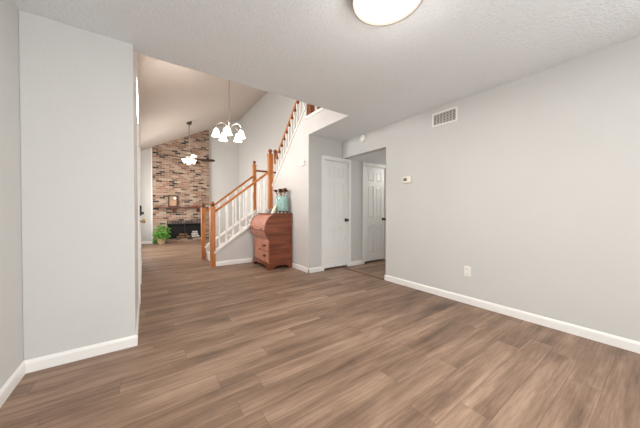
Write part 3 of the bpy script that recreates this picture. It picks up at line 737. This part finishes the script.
for i, (dx, dy, hz, lab) in enumerate([(-0.115, 0.02, 0.415, 'dark red dried flower drooping over the desk side'), (-0.055, -0.05, 0.43, 'dark red dried flower second from the left in vase'), (0.01, 0.05, 0.405, 'dark red dried flower low in the middle of vase'),
                                     (0.05, -0.04, 0.445, 'tallest dark red dried flower in the vase'), (0.10, 0.0, 0.425, 'dark red dried flower nearest the wall')]):
    f = thing('dried_flower', lab, 'flower', (VX + dx * 0.2, VY + dy * 0.2, z0 + 0.03), 'dried flowers in the teal vase')
    top = Vector((VX + dx, VY + dy, z0 + hz - 0.02))
    b = B(); b.tube([(VX + dx * 0.2, VY + dy * 0.2, z0 + 0.03), (VX + dx * 0.42, VY + dy * 0.42, z0 + 0.24), (VX + dx * 0.7, VY + dy * 0.7, z0 + hz - 0.09), top], 0.006, 6); b.build('flower_stem', 'flowerstem', f)
    b = B()
    for k in range(26):
        a = rnd.uniform(0, 2 * PI); e_ = rnd.uniform(-0.2, 0.7)
        d_ = Vector((math.cos(a) * math.cos(e_), math.sin(a) * math.cos(e_), math.sin(e_))); L = rnd.uniform(0.045, 0.066)
        s_ = d_.cross(Vector((0, 0, 1))).normalized() * 0.019; n_ = d_.cross(s_).normalized() * 0.004
        b.face([top - s_ * 0.4, top + d_ * L * 0.6 - s_ + n_, top + d_ * L + n_, top + d_ * L * 0.6 + s_ + n_, top + s_ * 0.4])
    b.ball(top, 0.028, 10)
    b.build('bloom', 'flower', f)
    b = B()
    for k in range(6):
        a = rnd.uniform(0, 2 * PI); p0 = Vector((VX + dx * 0.7, VY + dy * 0.7, z0 + hz - 0.10 + 0.015 * k)); d_ = Vector((math.cos(a), math.sin(a), 0.5)).normalized(); s_ = d_.cross(Vector((0, 0, 1))).normalized() * 0.022
        b.face([p0, p0 + d_ * 0.03 - s_, p0 + d_ * 0.08, p0 + d_ * 0.03 + s_])
    b.build('leaf', 'flowerstem', f)
# cream card leaning on the stand
b = B(); b.prism([(1.985, DT), (1.997, DT), (2.067, DT + 0.135), (2.055, DT + 0.135)], 'y', 4.37, 4.47)
b.bevel(0.002)
cdx = tag(b.build('greeting_card', 'cream'), 'small cream card leaning beside the teal vase', 'card')
# pale dish
b = B(); b.lathe([(0.03, 0), (0.035, 0.006), (0.055, 0.04), (0.064, 0.075), (0.060, 0.075), (0.05, 0.042), (0.02, 0.012)], (2.045, 4.70, DT), 20)
tag(b.build('trinket_dish', 'dish', None, True), 'small pale grey dish at the stair end of the desk top', 'dish')

# ------------------------------------------------------------------ ceiling lamp, wall fittings
cx, cy_ = 1.208, 1.003
t = thing('ceiling_light', 'round glowing white flush light on the flat ceiling', 'ceiling light', (cx, cy_, H))
b = B(); b.lathe([(0.19, 0), (0.216, -0.002), (0.219, -0.03), (0.218, -0.058), (0.214, -0.066), (0.206, -0.066), (0.2, -0.045)], (cx, cy_, H), 48); b.build('trim_ring', 'ring', t, True)
b = B(); b.lathe([(0.201, -0.040), (0.196, -0.056), (0.15, -0.064), (0.08, -0.069), (0.001, -0.071)], (cx, cy_, H), 48); b.build('diffuser', 'lampglass', t, True)
dl = area('ceiling_light_lamp', (cx, cy_, H - 0.085), (0, 0, 0), 0.36, 0.36, 32, (1.0, 0.96, 0.91)); dl.data.shape = 'DISK'
lamp('ceiling_light_glow', (cx, cy_, H - 0.24), 6, (1.0, 0.96, 0.91), 0.15)

# air vent
t = thing('air_vent', 'white metal air return grille high on the right wall', 'vent', (XR, 1.67, 2.285))
y0, y1, z0, z1 = 1.507, 1.832, 2.195, 2.373; f_ = 0.022
b = B(); b.box(XR - 0.012, XR, y0, y1, z0, z0 + f_); b.box(XR - 0.012, XR, y0, y1, z1 - f_, z1); b.box(XR - 0.012, XR, y0, y0 + f_, z0 + f_, z1 - f_); b.box(XR - 0.012, XR, y1 - f_, y1, z0 + f_, z1 - f_)
b.build('vent_frame', 'vent', t)
B().box(XR - 0.003, XR - 0.001, y0 + f_, y1 - f_, z0 + f_, z1 - f_).build('vent_backing', 'ventdark', t)
b = B()
for i in range(7):
    z = z0 + f_ + 0.006 + i * 0.0185
    b.prism([(XR - 0.011, z), (XR - 0.004, z + 0.010), (XR - 0.004, z + 0.012), (XR - 0.011, z + 0.002)], 'y', y0 + f_, y1 - f_)
for i in range(1, 7):
    y = y0 + f_ + i * (y1 - y0 - 2 * f_) / 7
    b.box(XR - 0.0115, XR - 0.004, y - 0.003, y + 0.003, z0 + f_, z1 - f_)
b.build('vent_louvre', 'louvre', t)
# smoke detector
t = thing('smoke_detector', 'round white smoke detector on the header over the hall', 'smoke detector', (XR, 3.10, 2.358))
R = Matrix.Rotation(-PI / 2, 3, 'Y')
b = B(); b.lathe([(0.066, 0), (0.068, 0.012), (0.064, 0.016)], (XR, 3.10, 2.358), 28, R); b.build('mounting_plate', 'plastic', t, True)
b = B(); b.lathe([(0.060, 0.016), (0.058, 0.034), (0.045, 0.042), (0.02, 0.044), (0.001, 0.044)], (XR, 3.10, 2.358), 28, R); b.build('cover', 'plastic', t, True)
# thermostat
t = thing('thermostat', 'small ivory thermostat with a dark screen on the right wall', 'thermostat', (XR, 2.21, 1.55))
b = B(); b.box(XR - 0.026, XR, 2.145, 2.280, 1.503, 1.597); b.bevel(0.005); b.build('body', 'ivory', t)
B().box(XR - 0.0275, XR - 0.025, 2.205, 2.262, 1.532, 1.575).build('screen', 'screen', t)
for z in (1.545, 1.568):
    B().box(XR - 0.0285, XR - 0.025, 2.168, 2.188, z - 0.007, z + 0.007).build('button', 'plastic', t)
# outlet
t = thing('wall_outlet', 'white double power outlet low on the right wall', 'outlet', (XR, 1.383, 0.385))
b = B(); b.box(XR - 0.007, XR, 1.346, 1.420, 0.325, 0.445); b.bevel(0.003); b.build('cover_plate', 'plastic', t)
for z in (0.358, 0.412):
    b = B(); b.box(XR - 0.010, XR - 0.006, 1.366, 1.400, z - 0.017, z + 0.017); b.bevel(0.002); so = b.build('socket', 'plastic', t)
    b = B(); b.box(XR - 0.0106, XR - 0.0099, 1.374, 1.377, z - 0.004, z + 0.008); b.box(XR - 0.0106, XR - 0.0099, 1.389, 1.392, z - 0.004, z + 0.008); b.build('slot', 'dark', so)
# door chime
t = thing('door_chime', 'small white door chime box high on the stair wall', 'door chime', (XW, 3.864, 1.955))
b = B(); b.box(XW - 0.03, XW, 3.81, 3.915, 1.91, 2.0); b.bevel(0.006); b.build('body', 'plastic', t)
B().box(XW - 0.033, XW - 0.028, 3.83, 3.895, 1.925, 1.985).build('cover', 'ivory', t)

# ------------------------------------------------------------------ chandelier
CX, CY, CZ = 1.22, 4.50, 2.57
ct = vz(CX)
ch = thing('chandelier', 'five-light chandelier with glowing bell shades over the entry', 'chandelier', (CX, CY, ct))
b = B(); b.lathe([(0.001, -0.03), (0.03, -0.03), (0.06, -0.012), (0.062, 0.03), (0.05, 0.035)], (CX, CY, ct - 0.03), 20); b.build('canopy', 'nickel', ch, True)
b = B(); b.tube([(CX, CY, ct - 0.05), (CX, CY, CZ + 0.08)], 0.007, 8); b.build('hanging_rod', 'nickel', ch, True)
b = B(); b.lathe([(0.001, -0.10), (0.012, -0.095), (0.02, -0.08), (0.012, -0.06), (0.028, -0.03), (0.035, 0.0), (0.02, 0.03), (0.012, 0.05), (0.018, 0.07), (0.008, 0.09)], (CX, CY, CZ), 18); b.build('hub', 'nickel', ch, True)
yaw = 0.6142
rt = Vector((math.cos(yaw), -math.sin(yaw), 0)); fw = Vector((math.sin(yaw), math.cos(yaw), 0))
for kk in range(5):
    a = math.radians(-77 + 72 * kk); d_ = rt * math.cos(a) + fw * math.sin(a); o_ = Vector((CX, CY, 0))
    P = lambda r, z: o_ + d_ * r + Vector((0, 0, z))
    b = B(); b.tube([P(0.02, CZ - 0.01), P(0.06, CZ + 0.035), P(0.11, CZ + 0.06), P(0.16, CZ + 0.055), P(0.20, CZ + 0.02), P(0.215, CZ - 0.03)], 0.007, 8); arm = b.build('arm', 'nickel', ch, True)
    b = B(); b.lathe([(0.024, -0.05), (0.028, -0.03), (0.012, -0.02), (0.01, 0.0)], P(0.215, CZ - 0.02), 14); b.build('socket_cup', 'nickel', arm, True)
    b = B(); b.lathe([(0.026, 0.0), (0.040, -0.02), (0.048, -0.052), (0.055, -0.088), (0.068, -0.116), (0.080, -0.128), (0.075, -0.128), (0.052, -0.090), (0.044, -0.055), (0.036, -0.022), (0.02, -0.006)], P(0.215, CZ - 0.06), 20, caps=False)
    sh = b.build('lamp_shade', 'shade', ch, True); sh['label'] = 'frosted white glowing bell shade'
    b = B(); b.ball(P(0.215, CZ - 0.12), 0.023, 10, 1.3); b.build('bulb', 'bulb', sh, True)
lamp('chandelier_lamp', (CX, CY, CZ - 0.28), 19, (1.0, 0.89, 0.78), 0.2)
lamp('chandelier_uplight', (CX, CY, CZ + 0.25), 2.5, (1.0, 0.84, 0.70), 0.15)

# ------------------------------------------------------------------ ceiling fan
FX, FY = 1.06, 8.12; fz = vz(FX)
fn = thing('ceiling_fan', 'dark-bladed ceiling fan with lit shades hanging in front of the brick chimney', 'ceiling fan', (FX, FY, fz))
b = B(); b.lathe([(0.02, -0.08), (0.06, -0.06), (0.075, -0.02), (0.075, 0.04)], (FX, FY, fz), 20); b.build('canopy', 'pewter', fn, True)
b = B(); b.tube([(FX, FY, fz - 0.06), (FX, FY, 2.76)], 0.014, 10); b.build('downrod', 'nickel', fn, True)
b = B(); b.lathe([(0.02, 0.17), (0.05, 0.16), (0.095, 0.13), (0.11, 0.08), (0.11, 0.04), (0.085, 0.0), (0.06, -0.02), (0.055, -0.04), (0.001, -0.045)], (FX, FY, 2.62), 24); b.build('motor_housing', 'nickel', fn, True)
for kk in range(5):
    a = math.radians(22 + 72 * kk); d_ = rt * math.cos(a) + fw * math.sin(a); s_ = Vector((-d_.y, d_.x, 0)); z = 2.615
    O_ = Vector((FX, FY, z))
    b = B()
    outl = [(0.20, -0.045), (0.35, -0.058), (0.58, -0.066), (0.66, -0.055), (0.69, -0.02), (0.69, 0.02), (0.66, 0.055), (0.58, 0.066), (0.35, 0.058), (0.20, 0.045)]
    top = [b.bm.verts.new(O_ + d_ * r + s_ * w_ + Vector((0, 0, -w_ * 0.32 + 0.006))) for r, w_ in outl]; bot = [b.bm.verts.new(O_ + d_ * r + s_ * w_ + Vector((0, 0, -w_ * 0.32 - 0.006))) for r, w_ in outl]
    b.bm.faces.new(top); b.bm.faces.new(bot[::-1])
    for k in range(len(outl)): b.bm.faces.new((top[k], bot[k], bot[(k + 1) % len(outl)], top[(k + 1) % len(outl)]))
    bl = b.build('blade', 'fanblade', fn)
    b = B(); b.tube([O_ + d_ * 0.09 + Vector((0, 0, 0.015)), O_ + d_ * 0.16 + Vector((0, 0, 0.0)), O_ + d_ * 0.24 + Vector((0, 0, -0.008))], 0.012, 8); b.build('blade_iron', 'brass', bl, True)
for kk in range(4):
    a = math.radians(35 + 90 * kk); d_ = rt * math.cos(a) + fw * math.sin(a)
    ax = (d_ * 0.8 + Vector((0, 0, -0.45))).normalized(); R = ax.to_track_quat('Z', 'Y').to_matrix()
    o_ = Vector((FX, FY, 2.60)) + d_ * 0.05
    b = B(); b.lathe([(0.02, 0.0), (0.028, 0.01), (0.045, 0.045), (0.054, 0.085), (0.072, 0.125), (0.067, 0.125), (0.050, 0.085), (0.04, 0.045), (0.018, 0.012)], o_, 18, R, caps=False)
    sh = b.build('lamp_shade', 'fanshade', fn, True)
    b = B(); b.ball(o_ + ax * 0.07, 0.026, 10); b.build('bulb', 'bulb', sh, True)
lamp('fan_lamp', (FX, FY, 2.36), 22, (1.0, 0.84, 0.70), 0.12)
lamp('fan_uplight', (FX, FY, 2.95), 2, (1.0, 0.84, 0.70), 0.12)
